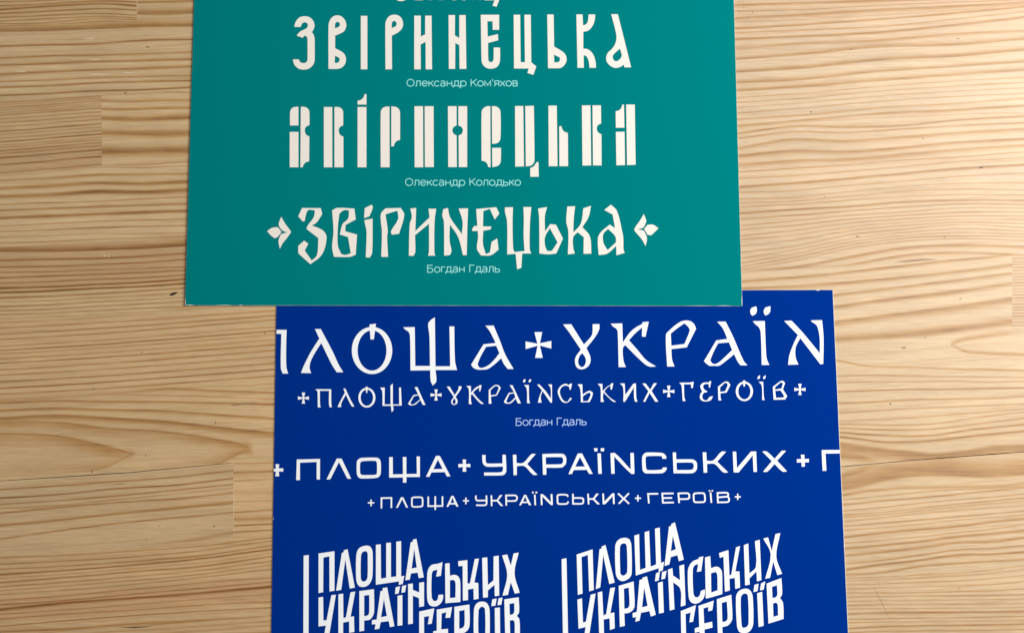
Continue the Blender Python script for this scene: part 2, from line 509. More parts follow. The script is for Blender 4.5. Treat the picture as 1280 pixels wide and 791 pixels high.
R9 = parse_lines((1040,600,W), (60,250,450,650,850,990), '''
506 500 490 478 460 440 : .45
520 512 504 494 478 462 : .4
541 535 527 520 505 492 : .45
560 556 550 545 536 522 : .5
581 582 580 575 570 560 : .6
605 600 598 596 594 590 : .55
625 622 620 618 616 612 : .4
646 643 641 640 638 635 : .5
665 662 662 661 660 657 : .4
690 684 682 681 679 676 : .6 : .9 1.2
718 716 712 710 706 702 : .5
737 733 731 729 727 724 : .4
766 757 752 750 747 743 : .65 : 1 1
788 781 779 777 774 770 : .55
820 815 812 808 804 800 : .6''')

TL = (0.935, 0.912, 0.89)      # honey-coloured staves on the left
TR = (0.895, 0.915, 1.06)      # paler staves on the right
def tn(base, k=1.0, r=1.0, g=1.0, b=1.0): return (base[0]*k*r, base[1]*k*g, base[2]*k*b)
def left(t, bt, xa, xb, lines, tone, sd, **kw):
    kw.setdefault('fine', (0, 350)); return make_plank(table, t, bt, xa, xb, lines, tone, seed=sd, zoff=rng.uniform(-6e-6, 6e-6), **kw)
def right(t, bt, xa, xb, lines, tone, sd, **kw):
    kw.setdefault('fine', (905, 1290)); return make_plank(table, t, bt, xa, xb, lines, tone, seed=sd, zoff=rng.uniform(-6e-6, 6e-6), **kw)
# row above the first glue line
left(B[1], B[2], -400, 171.1, L0a, tn(TL,.95,1,.98,.93), 1)
left(B[1], B[2], 171.12, 560, L0b, tn(TL,.97), 2)
right(B[1], B[2], 560.3, 1700, [], tn(TR,1), 3, random_spacing=(5, 12))
pl1 = left(B[2], B[3], -400, 610, L1, tn(TL,1.0), 4)
pr1 = right(B[2], B[3], 610.3, 1700, R1 + R2[:2], tn(TR,1.0,1,.97,.96), 5)
left(B[3], B[4], -400, 127.1, L2a, tn(TL,.96,1,.985,.97), 6, zones=((.66,1.1,(.93,.87,.84)),))
left(B[3], B[4], 127.12, 700, L2b, tn(TL,1.04), 7)
pr2 = right(B[3], B[4], 700.3, 1700, R1[-2:] + R2 + R3[:3], tn(TR,1.02), 8)
left(B[4], B[5], -400, 540, L3, tn(TL,1.03), 9)
pr3 = right(B[4], B[5], 540.3, 1700, R2[-3:] + R3 + R4[:4], tn(TR,1.0,1,.98,.95), 10)
pl4 = left(B[5], B[6], -400, 640, L4, tn(TL,1.0), 11, zones=((-.1,.60,(.90,.83,.80)),))
pr4 = right(B[5], B[6], 640.3, 1700, R3[-3:] + R4, tn(TR,.98,1,.975,.93), 12)
pl5 = left(B[6], B[7], -400, 500, L5, tn(TL,1.0,1.02,.97,.94), 13)
pr5 = right(B[6], B[7], 500.3, 1265.3, R5a, tn(TR,1.0,1,.985,.93), 14)
right(B[6], B[7], 1265.32, 1700, R5b, tn(TR,.94,1,.96,.90), 15)
crack_l = lambda x: np.where(x < 291, 0.14 + 0.55 * np.clip(1 - np.abs(x - 120) / 260, 0, 1), 0.03)
pl6 = left(B[7], B[8], -400, 660, L6, tn(TL,1.0,1.02,.98,.94), 16, gap_b=crack_l)
pr6 = right(B[7], B[8], 660.3, 1700, R6 + R7[:3], tn(TR,1.0,1,.975,.90), 17)
pl7 = left(B[8], B[9], -400, 291.75, L7a, tn(TL,.96,1,.98,.97), 18, gap_t=lambda x: crack_l(x)*.5)
left(B[8], B[9], 291.77, 600, L7b, tn(TL,1.02,1.03,.96,.90), 19)
ck = lambda x: 0.46 + wob(x, 30, 0.06, 5)
pr7 = right(B[8], CRACK, 600.3, 1700, R6[-2:] + R7, tn(TR,.98,1,.965,.87), 20, gap_b=ck)
right(CRACK, B[9], 600.3, 1700, R7c + R8[:2], tn(TR,.98,1,.965,.87), 21, gap_t=ck)
pl8 = left(B[9], B[10], -400, 560, L8, tn(TL,.96,1.02,.96,.91), 22, zones=((.50,.85,(.95,.88,.86)),))
pr8 = right(B[9], B[10], 560.3, 1700, R8 + R9[:3], tn(TR,.98,1,.97,.90), 23)
left(B[10], B[11], -400, 520, [], tn(TL,.95,1,.95,.90), 24, random_spacing=(4, 9))
pr9 = right(B[10], B[11], 520.3, 1700, R8[-1:] + R9, tn(TR,.95,1,.97,.89), 25, zones=((.62,1.1,(.95,.93,.91)),))
for k, (t, bt) in enumerate(((B[0], B[1]), (B[11], B[12]), (B[12], B[13]))):
    xm = (430, 760, 900)[k]
    make_plank(table, t, bt, -400, xm, [], tn(TL, 1), random_spacing=(5, 11), fine=(0, 0), seed=40 + k)
    make_plank(table, t, bt, xm + .3, 1700, [], tn(TR, 1), random_spacing=(4, 13), fine=(0, 0), seed=50 + k)

# small marks in the wood, each on its own stave
def mark(plank, name, pts, mat, z=0.00006):
    """thin lens of resin or a pin knot, slightly proud of the wood"""
    vs = [point(x, y, z) for x, y in pts]; c = sum(vs, Vector()) / len(vs); c.z = z + 0.00004
    low = [Vector((v.x, v.y, -0.00008)) for v in vs]; k = len(vs)
    fs = [(i, (i+1) % k, 2*k) for i in range(k)] + [((i+1) % k, i, k+i, k+(i+1) % k) for i in range(k)]
    o = link_mesh(name, vs + low + [c], fs, mat); o.parent = plank; return o
def blob(cx, cy, rx, ry, rot=0, k=9):
    a0 = math.radians(rot); out = []
    for i in range(k):
        a = -2*math.pi*i/k; r = random.uniform(.75, 1.15); x = rx*r*math.cos(a); y = ry*r*math.sin(a)
        out.append((cx + x*math.cos(a0)-y*math.sin(a0), cy + x*math.sin(a0)+y*math.cos(a0)))
    return out
mark(pl4, 'resin_pocket', [(211.5,368.6),(214,366.4),(218,365.2),(222.2,365),(220,367.4),(216,369.2),(213,369.3)], M_DARK)
mark(pr5, 'resin_pocket', [(1118,327.4),(1128,326),(1140,324.4),(1152,323.4),(1166,323.8),(1174,324.6),(1160,325.4),(1146,326.6),(1132,327.6)], M_FLECK)
mark(pl6, 'grain_crack', [(288,506),(298,504.4),(308,502.9),(318,502.7),(324,503.1),(312,504.6),(300,506),(292,507)], M_FLECK)
for pl, x, y, rx, ry, m in ((pl5,117.5,486,2.2,1.1,M_FLECK),(pl5,331.5,415.5,1,2.3,M_FLECK),(pl5,177,440,1.2,.8,M_FLECK),(pl6,182.5,568.8,.9,1.4,M_FLECK),
        (pl6,269.5,528,.8,1.6,M_FLECK),(pl6,115,589,1.2,2,M_FLECK),(pl7,267.5,657.4,1,1,M_DARK),(pl7,200,656.5,1,.7,M_FLECK),(pl7,183,675,.9,.7,M_FLECK),
        (pl1,185,59,2.6,1,M_FLECK),(pl1,157,116.5,2,1,M_FLECK),
        (pl4,130.8,319.8,1.1,1.3,M_PALE),(pl4,135.5,320.6,.8,1.2,M_PALE),
        (pr1,924,14,1.3,.7,M_FLECK),(pr1,935.5,22,.8,1.2,M_FLECK),(pr1,930,9.5,.9,.6,M_FLECK),(pr1,941,16,.8,.6,M_FLECK),(pr1,1198,48.5,2.4,.5,M_FLECK),
        (pr1,1064,62.5,1.6,.6,M_FLECK),(pr1,1082,60,1.4,.5,M_FLECK),
        (pr2,1014,140,.8,.9,M_DARK),(pr3,1226.5,209.4,2.4,1,M_DARK),(pr3,1154,173.5,1.4,.7,M_FLECK),(pr4,1072,295.7,2.6,1.1,M_FLECK),(pr4,1181,296.5,2.2,.6,M_FLECK),
        (pr4,1031,246,.8,.7,M_FLECK),(pr5,1201,373.2,2.3,.6,M_FLECK),(pr5,1157,421.6,1.6,.8,M_FLECK),
        (pr6,1113,504.5,1.2,.7,M_DARK),(pr6,1130,434.5,2.8,1.6,M_FLECK),(pr9,1199,735,1.3,.7,M_FLECK)):
    mark(pl, 'pin_knot', blob(x, y, rx, ry, -4), m)
for pl, x, y, w in ((pl1,111,48.6,8),(pl1,119,74.6,8),(pl1,124,93,16),(pl1,160,91.5,8),(pl1,26,89.8,9)):
    mark(pl, 'pale_streak', blob(x, y, w, .55, -1), M_PALE, 0.00003)
for pl, p0, p1, w in ((pr9,(1091,731),(1112,774),.45),(pr9,(1077,773.8),(1103,773.4),.6)):
    d = Vector((p1[0]-p0[0], p1[1]-p0[1])).normalized(); nx, ny = -d.y*w, d.x*w
    mx_, my_ = (p0[0]+p1[0])/2+.8, (p0[1]+p1[1])/2
    mark(pl, 'scratch', [p0,(mx_-nx,my_-ny),p1,(mx_+nx,my_+ny)], M_FLECK, 0.00003)
for pl, pts in ((pl7, [(160,603.7),(152,604.3),(120,606.8),(152,604.9)]), (pl8, [(147,783.8),(170,783),(185,782.3),(193,781.8),(182,783.4),(168,784.4)])):
    mark(pl, 'grain_crack', pts, M_DARK, 0.00003)

# hairline of pale glue where two staves meet end to end
for pl, (xa_, ya_), (xb_, yb_) in ((pl1, (171.2,-30), (171.2,25.8)), (pl7, (291.8,590), (291.8,671.5)), (pr5, (1265.4,319), (1265.4,411))):
    mark(pl, 'glue_line', [(xa_,ya_),(xa_-.22,(ya_+yb_)/2),(xb_,yb_),(xa_+.22,(ya_+yb_)/2)], M_PALE, 0.00002)

# ================================================================== LETTERING
def smooth(pts, closed):
    """Hermite-round the gentle corners of a polyline and keep the sharp ones"""
    n_ = len(pts)
    if n_ < 3: return [tuple(p) for p in pts]
    P_ = [Vector(p) for p in pts]; tang = []
    for i in range(n_):
        if not closed and i in (0, n_-1): tang.append(None); continue
        a, b_, c = P_[i-1], P_[i], P_[(i+1) % n_]
        d1, d2 = (b_-a), (c-b_)
        if d1.length < 1e-6 or d2.length < 1e-6: tang.append(None); continue
        ang = abs(d1.angle_signed(d2))
        tang.append((d1.normalized()*d1.length + d2.normalized()*d2.length).normalized() if 0.03 < ang < math.radians(47) else None)
    out = []
    for i in range(n_ if closed else n_-1):
        a, b_ = P_[i], P_[(i+1) % n_]; ta, tb = tang[i], tang[(i+1) % n_]
        out.append(tuple(a))
        if ta is None and tb is None: continue
        L_ = (b_-a).length; ch = (b_-a)/L_
        ta = ta if ta is not None else ch; tb = tb if tb is not None else ch
        for t in (.25, .5, .75):
            t2, t3 = t*t, t*t*t
            q = a*(2*t3-3*t2+1) + ta*L_*(t3-2*t2+t) + b_*(-2*t3+3*t2) + tb*L_*(t3-t2)
            out.append(tuple(q))
    if not closed: out.append(tuple(P_[-1]))
    return out
def stroke_quads(pts, w, closed):
    pts = [Vector(p) for p in pts]; n_ = len(pts); off = []
    for i in range(n_):
        a = pts[i-1] if (closed or i > 0) else None; c = pts[(i+1) % n_] if (closed or i < n_-1) else None; b_ = pts[i]
        d1 = (b_-a).normalized() if a is not None else None; d2 = (c-b_).normalized() if c is not None else None
        if d1 is None: d1 = d2
        if d2 is None: d2 = d1
        n1 = Vector((-d1.y, d1.x)); n2 = Vector((-d2.y, d2.x)); m_ = (n1+n2)
        m_ = m_.normalized() if m_.length > 1e-6 else n1
        off.append(m_ * (w/2/max(.45, m_.dot(n1))))
    q = []
    for i in range(n_ if closed else n_-1):
        j = (i+1) % n_
        q.append([tuple(pts[i]+off[i]), tuple(pts[j]+off[j]), tuple(pts[j]-off[j]), tuple(pts[i]-off[i])])
    return q
def ell(cx, cy, rx, ry, k=40): return [(cx+rx*math.cos(2*math.pi*i/k), cy+ry*math.sin(2*math.pi*i/k)) for i in range(k)]

THIN = [0.0]        # trims the photo's halo off the finest rows
def parse_shapes(frame, text):
    """p polygon, h hole, s<w> stroke, o<w> closed stroke, e/E ellipse / elliptic hole, x flared cross.
    returns a list of (sign, polygon) in photo positions"""
    x0, y0, s = frame; out = []
    def thin(poly, sg):
        if not THIN[0]: return poly
        area_ = sum(poly[i-1][0]*poly[i][1]-poly[i][0]*poly[i-1][1] for i in range(len(poly)))
        k_ = (1 if area_ > 0 else -1) * sg * THIN[0]; res = []
        for i in range(len(poly)):
            a, b_, c_ = Vector(poly[i-1]), Vector(poly[i]), Vector(poly[(i+1) % len(poly)])
            d1, d2 = (b_-a).normalized(), (c_-b_).normalized()
            n1, n2 = Vector((-d1.y, d1.x)), Vector((-d2.y, d2.x)); m_ = n1+n2
            if m_.length < .3: res.append(tuple(b_)); continue
            m_.normalize(); res.append(tuple(b_ + m_*(k_/max(.6, m_.dot(n1)))))
        return res
    for tok in text.replace('\n', ' ').split(';'):
        tok = tok.strip()
        if not tok: continue
        head, *rest = tok.split(); pts = [tuple(float(v) for v in r_.split(',')) for r_ in rest]
        T_ = lambda poly: [(x0 + a/s, y0 + b_/s) for a, b_ in poly]
        k = head[0]
        if k == 'p': out.append((1, thin(T_(smooth(pts, True)), 1)))
        elif k == 'h': out.append((-1, thin(T_(smooth(pts, True)), -1)))
        elif k == 's': out += [(1, T_(q)) for q in stroke_quads(smooth(pts, False), float(head[1:]), False)]
        elif k == 'o': out += [(1, T_(q)) for q in stroke_quads(smooth(pts, True), float(head[1:]), True)]
        elif k in 'eE':
            (cx, cy), (rx, ry) = pts; out.append((1 if k == 'e' else -1, T_(ell(cx, cy, rx, ry))))
        elif k == 'x':
            (cx, cy), (r_, wo, wi) = pts
            q = []
            for a in range(4):
                c_, s_ = math.cos(a*math.pi/2), math.sin(a*math.pi/2)
                for u, v_ in ((r_, -wo), (r_, wo), (wi, wi)): q.append((cx+u*c_-v_*s_, cy+u*s_+v_*c_))
            out.append((1, T_(q)))
    return out

def inside(poly, x, y):
    c = False; j = len(poly)-1
    for i in range(len(poly)):
        xi, yi = poly[i]; xj, yj = poly[j]
        if (yi > y) != (yj > y) and x < (xj-xi)*(y-yi)/(yj-yi)+xi: c = not c
        j = i
    return c
def triangulate(shapes, eps=1e-5):
    vs, es = [], []
    for _, poly in shapes:
        b0 = len(vs); vs += [Vector(p) for p in poly]; k = len(poly)
        es += [(b0+i, b0+(i+1) % k) for i in range(k)]
    r_ = delaunay_2d_cdt(vs, es, [], 0, eps)
    V, Fc = r_[0], r_[2]; keep = []
    for f in Fc:
        cx = sum(V[i].x for i in f)/len(f); cy = sum(V[i].y for i in f)/len(f); on = False
        for sg, poly in shapes:
            if (sg > 0) != on and inside(poly, cx, cy): on = sg > 0
        if on: keep.append(f)
    return V, keep

def print_on(card, name, zfun, glyphs, mat, label):
    """flat ink: union of the glyph shapes, laid on the card's printed face"""
    verts, faces = [], []
    for shapes in glyphs:
        V, Fc = triangulate(shapes); b0 = len(verts)
        verts += [zfun(v.x, v.y) for v in V]
        for f in Fc:
            a, b_, c = (verts[b0+i] for i in f[:3])
            nz = (b_.x-a.x)*(c.y-a.y)-(b_.y-a.y)*(c.x-a.x)
            faces.append(tuple(b0+i for i in (f if nz > 0 else reversed(f))))
    return link_mesh(name, verts, faces, mat, card, label)

# ---- the two cards
CARD_T = 0.00042
def card(name, label, corners, slope, zlow, ink, rims, chips=()):
    """corners: TL, TR, BR, BL (x,y) in metres; zfun lifts one end a little"""
    ybot = corners[3][1]
    H_ = lambda y: zlow - slope * (y - ybot)
    c = empty(name, ((corners[3][0]+corners[2][0])/2, ybot, zlow), label, 'printed card')
    bev = 0.00008; vs = []
    for z, ins in ((0, 0), (CARD_T-bev, 0), (CARD_T, bev)):
        for i, (x, y) in enumerate(corners):
            sx = (ins, -ins, -ins, ins)[i]; sy = (-ins, -ins, ins, ins)[i]
            vs.append((x+sx, y+sy, H_(y)+z))
    fs = [(0,1,2,3), (8,11,10,9)]
    for k in (0, 4): fs += [(k+i, k+4+i, k+4+(i+1) % 4, k+(i+1) % 4) for i in range(4)]
    link_mesh('card_stock', vs, fs, M_PAPER, c, 'white paper core showing along the cut edges')
    lf, rt, tp, bt_ = rims
    TLc, TRc, BRc, BLc = corners
    q = [(TLc[0]+lf, TLc[1]-tp), (TRc[0]-rt, TRc[1]-tp), (BRc[0]-rt, BRc[1]+bt_), (BLc[0]+lf, BLc[1]+bt_)]
    # outline with worn nicks where the ink has chipped off
    out = []
    for i in range(4):
        a, b_ = Vector(q[i]), Vector(q[(i+1) % 4]); d = (b_-a); L_ = d.length; d.normalize(); nrm = Vector((d.y, -d.x))
        stops = {0.0: 0.0}
        for (e, t0, wid, dep) in chips:
            if e == i:
                stops[max(0, t0-wid/L_)] = 0; stops[t0-wid*.3/L_] = dep; stops[t0+wid*.4/L_] = dep*.7; stops[min(.999, t0+wid/L_)] = 0
        m_ = 60
        for k in range(1, m_):
            t = k/m_
            if not any(abs(t-s_) < .012 for s_ in stops): stops[t] = abs(random.gauss(0, 0.000035))
        for t in sorted(stops): out.append(a + d*(t*L_) + nrm*stops[t])
    k = len(out); top = [(p.x, p.y, H_(p.y)+CARD_T+0.00003) for p in out]; low = [(p.x, p.y, H_(p.y)+CARD_T-0.00004) for p in out]
    idx = {(round(p.x, 7), round(p.y, 7)): i for i, p in enumerate(out)}
    V, Fc = triangulate([(1, [(p.x, p.y) for p in out])], 1e-9)
    fs = []
    for f in Fc:
        f = [idx.get((round(V[i].x, 7), round(V[i].y, 7)), -1) for i in f]
        if min(f) < 0: continue
        a, b_, d = (out[i] for i in f)
        fs.append(tuple(f if (b_.x-a.x)*(d.y-a.y)-(b_.y-a.y)*(d.x-a.x) > 0 else reversed(f)))
    fs += [(i, (i+1) % k, k+(i+1) % k, k+i) for i in range(k)]
    link_mesh('printed_face', top + low, fs, ink, c)
    def zfun(px, py):
        z = zlow + CARD_T + 0.00009
        for _ in range(3):
            x, y = on_plane(px, py, z); z = H_(float(y)) + CARD_T + 0.00009
        return Vector((float(x), float(y), z))
    return c, zfun
def extend(a, b_, k):   # from b through a, k times the length
    return (b_[0] + (a[0]-b_[0])*k, b_[1] + (a[1]-b_[1])*k)
def P2(px, py, z):
    x, y = on_plane(px, py, z); return (float(x), float(y))
zg = 0.00052
gBL, gBR = P2(231.2, 381.8, zg+CARD_T), P2(928.0, 382.6, zg+CARD_T)
gTL, gTR = P2(242.2, 0, zg+CARD_T), P2(917.8, 0, zg+CARD_T)
kg = 0.210/0.164
green, zG = card('green_card', 'teal green printed card with three rows of cream decorative lettering, overlapping the blue card',
    [extend(gTL, gBL, kg), extend(gTR, gBR, kg), gBR, gBL], 0.0020, zg, M_TEAL, (0.00003, 0.00008, 0.0001, 0.00010),
    chips=((2, .995, .004, .0004), (2, .93, .005, .00025), (2, .90, .0012, .0003), (2, .05, .018, .00025), (3, .008, .003, .0004), (1, .99, .004, .0003)))
zb = 0.00004
bTL, bTR = P2(345.7, 363.2, zb+CARD_T), P2(1041.3, 362.2, zb+CARD_T)
bBL, bBR = P2(339.0, 791, zb+CARD_T), P2(1060.6, 791, zb+CARD_T)
blue, zB = card('blue_card', 'deep blue printed card with white lettering in several styles, partly beneath the teal card',
    [bTL, bTR, extend(bBR, bTR, 1.16), extend(bBL, bTL, 1.16)], 0.0, zb, M_BLUE, (0.00003, 0.00022, 0.00008, 0.0001),
    chips=((0, .974, .0012, .0004), (3, .42, .001, .0003)))

g8 = 8.79
def glyphs(frame, *texts): return [parse_shapes(frame, t) for t in texts]
row = []
row += glyphs((360,10,g8),
 'p 70,212 75,180 90,145 120,112 155,97 190,95 230,102 262,125 282,155 291,190 285,230 262,268 280,295 291,330 293,370 293,560 288,600 270,635 240,662 205,677 165,680 125,673 90,650 65,615 52,568 120,568 128,590 145,603 170,608 195,603 210,585 214,560 214,345 208,322 190,308 172,315 165,332 95,308 115,280 145,255 190,235 212,215 218,195 212,175 195,163 175,163 155,175 140,212',
 'p 445,672 445,190 455,150 478,112 510,90 545,85 585,95 618,125 638,170 640,205 628,240 605,268 518,308 518,445 600,490 625,520 637,560 632,605 608,643 575,665 530,673; h 515,228 518,180 528,160 548,155 566,168 570,190 560,208; h 513,605 516,528 562,552 568,572 560,592 545,605',
 'p 800,90 872,90 872,677 800,677')
row += glyphs((460,10,g8),
 'p 192,677 190,190 195,155 215,112 250,85 290,77 330,85 365,112 383,155 384,200 365,240 325,275 262,308 264,677; h 260,225 262,175 270,152 290,145 310,158 314,182 305,203',
 'p 508,88 580,88 580,318 628,292 628,88 698,88 704,677 634,677 632,375 578,405 580,677 508,677')
row += glyphs((550,10,g8),
 'p 94,82 165,82 163,305 212,333 212,82 282,82 290,672 215,672 212,412 168,388 166,672 97,672',
 'p 448,78 650,78 650,243 578,243 578,150 520,150 524,318 636,290 640,358 528,388 530,565 538,588 558,598 580,590 588,568 590,438 660,438 660,570 652,610 632,645 600,664 562,670 520,665 485,643 462,608 456,570')
row += glyphs((630,10,g8),
 'p 106,78 178,78 183,598 230,598 224,78 294,78 300,600 355,645 322,738 257,717 272,668 110,668',
 'p 475,75 545,75 551,428 640,480 672,512 688,555 682,600 655,640 620,662 580,665 484,665; h 550,515 612,548 614,578 600,595 575,600 552,600')
row += glyphs((710,10,g8),
 'p 92,75 160,75 165,192 190,188 212,165 222,130 226,75 298,75 295,125 280,180 250,228 215,255 168,265 168,450 205,453 245,475 280,520 302,590 308,660 236,660 230,600 212,548 190,525 172,524 174,660 104,660',
 'p 475,72 548,72 694,655 620,655 612,625 580,648 540,660 500,657 455,630 425,590 420,545 435,500 480,455 515,405 532,345 528,280; h 570,450 530,485 497,520 492,550 505,578 530,588 560,575 585,545 590,515')
print_on(green, 'lettering', zG, row, M_CREAM, 'cream word ЗВІРИНЕЦЬКА in rounded narrow letters, uppermost full row')

g7 = 7.19; row = []
row += glyphs((350,115,g7),
 'p 90,303 90,195 95,165 115,142 145,135 166,135 166,303; p 87,360 166,360 166,678 87,678; p 187,135 215,135 243,145 262,170 265,205 265,300 240,310 225,330 224,360 238,388 264,400 262,625 235,632 215,650 203,678 183,678',
 'p 394,137 470,137 470,678 394,678; p 489,137 518,137 545,145 565,170 568,205 568,302 545,312 530,332 530,365 545,390 570,403 570,678 489,678')
row += glyphs((440,115,g7),
 'p 50,80 75,75 95,60 108,40 111,22 130,22 130,115 50,115; p 50,137 130,137 130,678 50,678',
 'p 258,678 258,185 268,155 290,138 315,133 337,133 338,678; p 353,133 380,133 408,143 428,168 432,200 432,432 405,440 385,460 375,490 353,490',
 'p 561,130 638,130 640,678 563,678')
row += glyphs((530,115,g7),
 'p 6,130 86,130 88,676 8,676',
 'p 215,130 293,130 293,302 265,318 255,345 265,375 293,393 295,676 218,676; p 309,130 388,130 388,676 313,676 311,393 340,378 349,345 338,318 309,302',
 'p 517,185 525,160 545,140 570,130 596,130 598,676 577,676 570,650 550,628 517,618; p 610,130 640,130 670,145 687,175 688,410 680,440 655,462 612,468; p 612,503 692,503 690,620 680,650 655,668 614,676')
row += glyphs((620,115,g7),
 'p 171,128 245,128 251,670 173,672; p 263,128 340,126 346,610 338,640 315,662 268,670; p 308,685 335,672 355,648 365,632 382,632 384,763 308,763',
 'p 471,125 546,124 553,668 474,668; p 568,310 588,308 595,335 615,358 646,370 648,668 570,668')
row += glyphs((710,115,g7),
 'p 125,123 202,122 208,661 130,663; p 220,122 296,122 298,285 275,295 260,315 262,350 280,372 301,382 302,661 225,661',
 'p 428,175 460,165 480,142 488,116 503,115 507,323 430,323; p 430,360 508,358 512,658 435,660; p 523,115 600,115 608,655 531,658')
print_on(green, 'lettering', zG, row, M_CREAM, 'cream word ЗВІРИНЕЦЬКА in split stencil bars, middle row')

row = []
row += glyphs((325,250,g8),
 'p 233,185 280,265 325,325 342,352 295,420 250,475 218,537 203,455 213,415 235,375 270,365 300,353 270,348 235,325 205,268',
 'p 78,343 130,307 190,298 215,322 235,352 212,385 185,412 158,420 118,388',
 'p 462,88 668,90 684,155 622,248 570,280 692,335 732,415 680,600 553,706 420,585 420,505 484,447 531,480 492,555 568,665 625,608 641,420 510,318 525,280 590,190 603,115 540,106 515,130 490,232 470,238 420,180')
row += glyphs((410,250,g8),
 'p 45,115 100,88 290,95 305,215 192,275 190,345 319,380 305,600 240,625 65,625 45,520 60,345; h 125,150 175,113 230,115 220,205 160,265 130,380 220,408 250,585 190,603 145,592 108,500 108,300',
 'p 403,90 480,52 492,85 455,180 397,200; p 400,222 490,205 485,580 460,632 415,630 423,345 405,260',
 'p 582,150 632,92 800,88 838,165 780,372 700,382 693,342 770,210 762,118 632,158 657,340 650,400 660,625 585,625 592,340 582,250')
row += glyphs((500,250,g8),
 'p 113,95 178,88 168,342 310,205 325,190 312,97 398,97 380,235 378,580 388,612 308,612 318,570 318,262 165,388 168,572 148,615 97,612 107,262 130,190',
 'p 475,102 527,88 550,190 680,375 687,235 645,95 748,92 740,300 733,605 692,607 640,410 548,270 545,450 566,562 548,605 485,612 482,235 465,175')
row += glyphs((580,250,g8),
 'p 133,100 355,80 388,150 338,215 283,98 213,122 208,290 302,292 290,325 212,338 208,480 240,595 285,575 303,460 365,422 380,545 295,607 187,610 142,535 155,410 150,340 92,342 90,318 115,285 147,285',
 'p 450,82 538,80 533,240 540,535 555,572 665,560 655,400 657,200 652,78 740,78 725,250 722,540 738,588 640,588 630,745 583,762 568,592 475,598 473,235 450,130')
row += glyphs((660,250,g8),
 'p 110,95 210,78 185,180 187,345 245,265 308,272 384,425 310,588 220,597 125,588 122,190; h 240,310 325,465 262,560 210,560 187,500 187,405',
 'p 432,72 518,70 503,200 498,358 580,260 608,92 692,65 665,190 597,298 680,400 696,590 610,592 612,408 545,355 497,408 498,530 515,588 438,598 443,345 420,235')
row += glyphs((735,250,g8),
 'p 178,110 252,52 318,120 370,320 388,420 390,540 403,582 312,607 310,505 210,590 117,605 108,425 140,355 240,270 295,310 290,270 270,160; h 220,318 300,400 308,465 215,550 170,470 168,375',
 'p 612,155 640,225 635,250 605,305 560,318 552,325 605,335 618,345 648,420 632,505 590,430 510,335 513,310 575,220',
 'p 617,318 655,273 715,272 775,312 695,388 655,383')
print_on(green, 'lettering', zG, row, M_CREAM, 'cream word ЗВІРИНЕЦЬКА in angular cut letters between two leaf ornaments, lowest row')

# the row above, of which only the feet reach into the picture
row = glyphs((480,0,6.4),
 's30 92,-190 110,-215 150,-215 160,-180 140,-120 165,-90 172,-40 160,-8 140,-3 112,-8 95,-25',
 's28 255,-215 255,3; s28 255,-10 300,-10 305,-50 270,-100; s28 270,-100 300,-150 300,-200 255,-200',
 's28 372,-215 372,2', 's28 455,2 455,-215 500,-200 500,-130 455,-110', 's28 562,-215 562,4 ; s28 640,-215 640,4; s22 562,-90 640,-130',
 's28 720,-215 720,0; s28 770,-215 770,0; s22 720,-120 770,-90',
 'p 805,-215 835,-215 835,-25 880,-25 880,-215 915,-215 915,-25 930,-20 900,58 868,48 885,5 805,5')
print_on(green, 'lettering', zG, row, M_CREAM, 'lower ends of a further cream word cut off by the top of the picture')

# ---- blue card, large drawn capitals
b8 = 7.91; row = []
row += glyphs((340,390,b8),
 'p 46,175 145,175 140,330 142,540 160,607 105,607 87,550 92,215 44,215',
 'p 425,167 482,167 600,390 660,520 705,594 640,594 590,515 487,305 420,410 385,480 372,530 375,570 388,603 287,601 310,540 380,400 468,262')
row += glyphs((430,390,b8), 'e 277,379 200,233; E 277,379 143,199; p 252,122 316,115 295,270 262,270')
row += glyphs((515,390,b8),
 'p -87,150 27,148 32,532 178,532 172,230 160,115 190,75 226,52 232,535 378,535 370,142 418,142 425,480 445,572 232,572 240,685 205,725 185,680 180,575 -15,577 -20,235 -35,195 -70,170')
row += glyphs((600,390,b8),
 'p 53,135 135,133 200,290 250,420 332,562 275,562 235,510 210,455 150,510 80,560 30,568 -25,567 -65,550 -88,520 -40,440 35,318 155,305 100,195 75,160; h 60,343 160,332 192,405 150,460 90,520 20,552 -10,545 -25,515 5,440',
 'p 538,198 615,197 592,308 705,285 705,360 592,330 620,452 545,452 570,332 452,365 450,290 568,312')
row += glyphs((690,390,b8),
 'p 110,122 190,120 315,320 380,250 400,210 402,120 468,118 468,165 430,240 340,355 375,430 382,480 365,525 330,555 290,565 250,550 230,510 232,450 285,370 170,200; h 300,405 330,450 335,495 318,535 290,545 265,520 258,480 275,430')
row += glyphs((780,390,b8),
 'p -132,115 -17,112 -12,300 60,200 120,150 180,118 183,100 245,95 212,245 177,240 180,150 110,210 48,278 130,370 220,475 318,537 250,537 190,500 10,325 -12,358 -5,480 18,543 -53,543 -62,200 -75,165 -105,145',
 'p 415,225 450,180 520,120 580,88 645,86 690,115 713,165 620,348 468,365 475,470 500,537 427,537; h 462,212 520,165 597,110 638,150 650,182 598,315 468,332')
row += glyphs((870,390,b8),
 'p 210,95 293,95 365,240 470,480 508,525 440,525 410,485 378,415 310,470 230,528 180,530 130,528 78,485 130,400 200,280 310,265 265,160; h 218,308 325,298 358,375 290,440 235,490 190,513 160,505 140,475 175,390',
 'p 562,90 680,88 692,400 702,470 725,522 650,522 640,200 622,150 590,122')
row += glyphs((880,340,7.11), 'p 412,340 425,318 465,305 470,340 460,370 430,388 415,370', 'p 532,340 545,315 590,303 588,350 570,375 545,385 533,365')
row += glyphs((950,390,b8),
 'p 240,88 312,85 420,200 592,408 590,250 570,150 550,120 515,98 505,82 613,80 628,250 625,512 597,515 398,255 355,340 348,400 355,460 380,517 278,520 290,430 330,320 375,225')
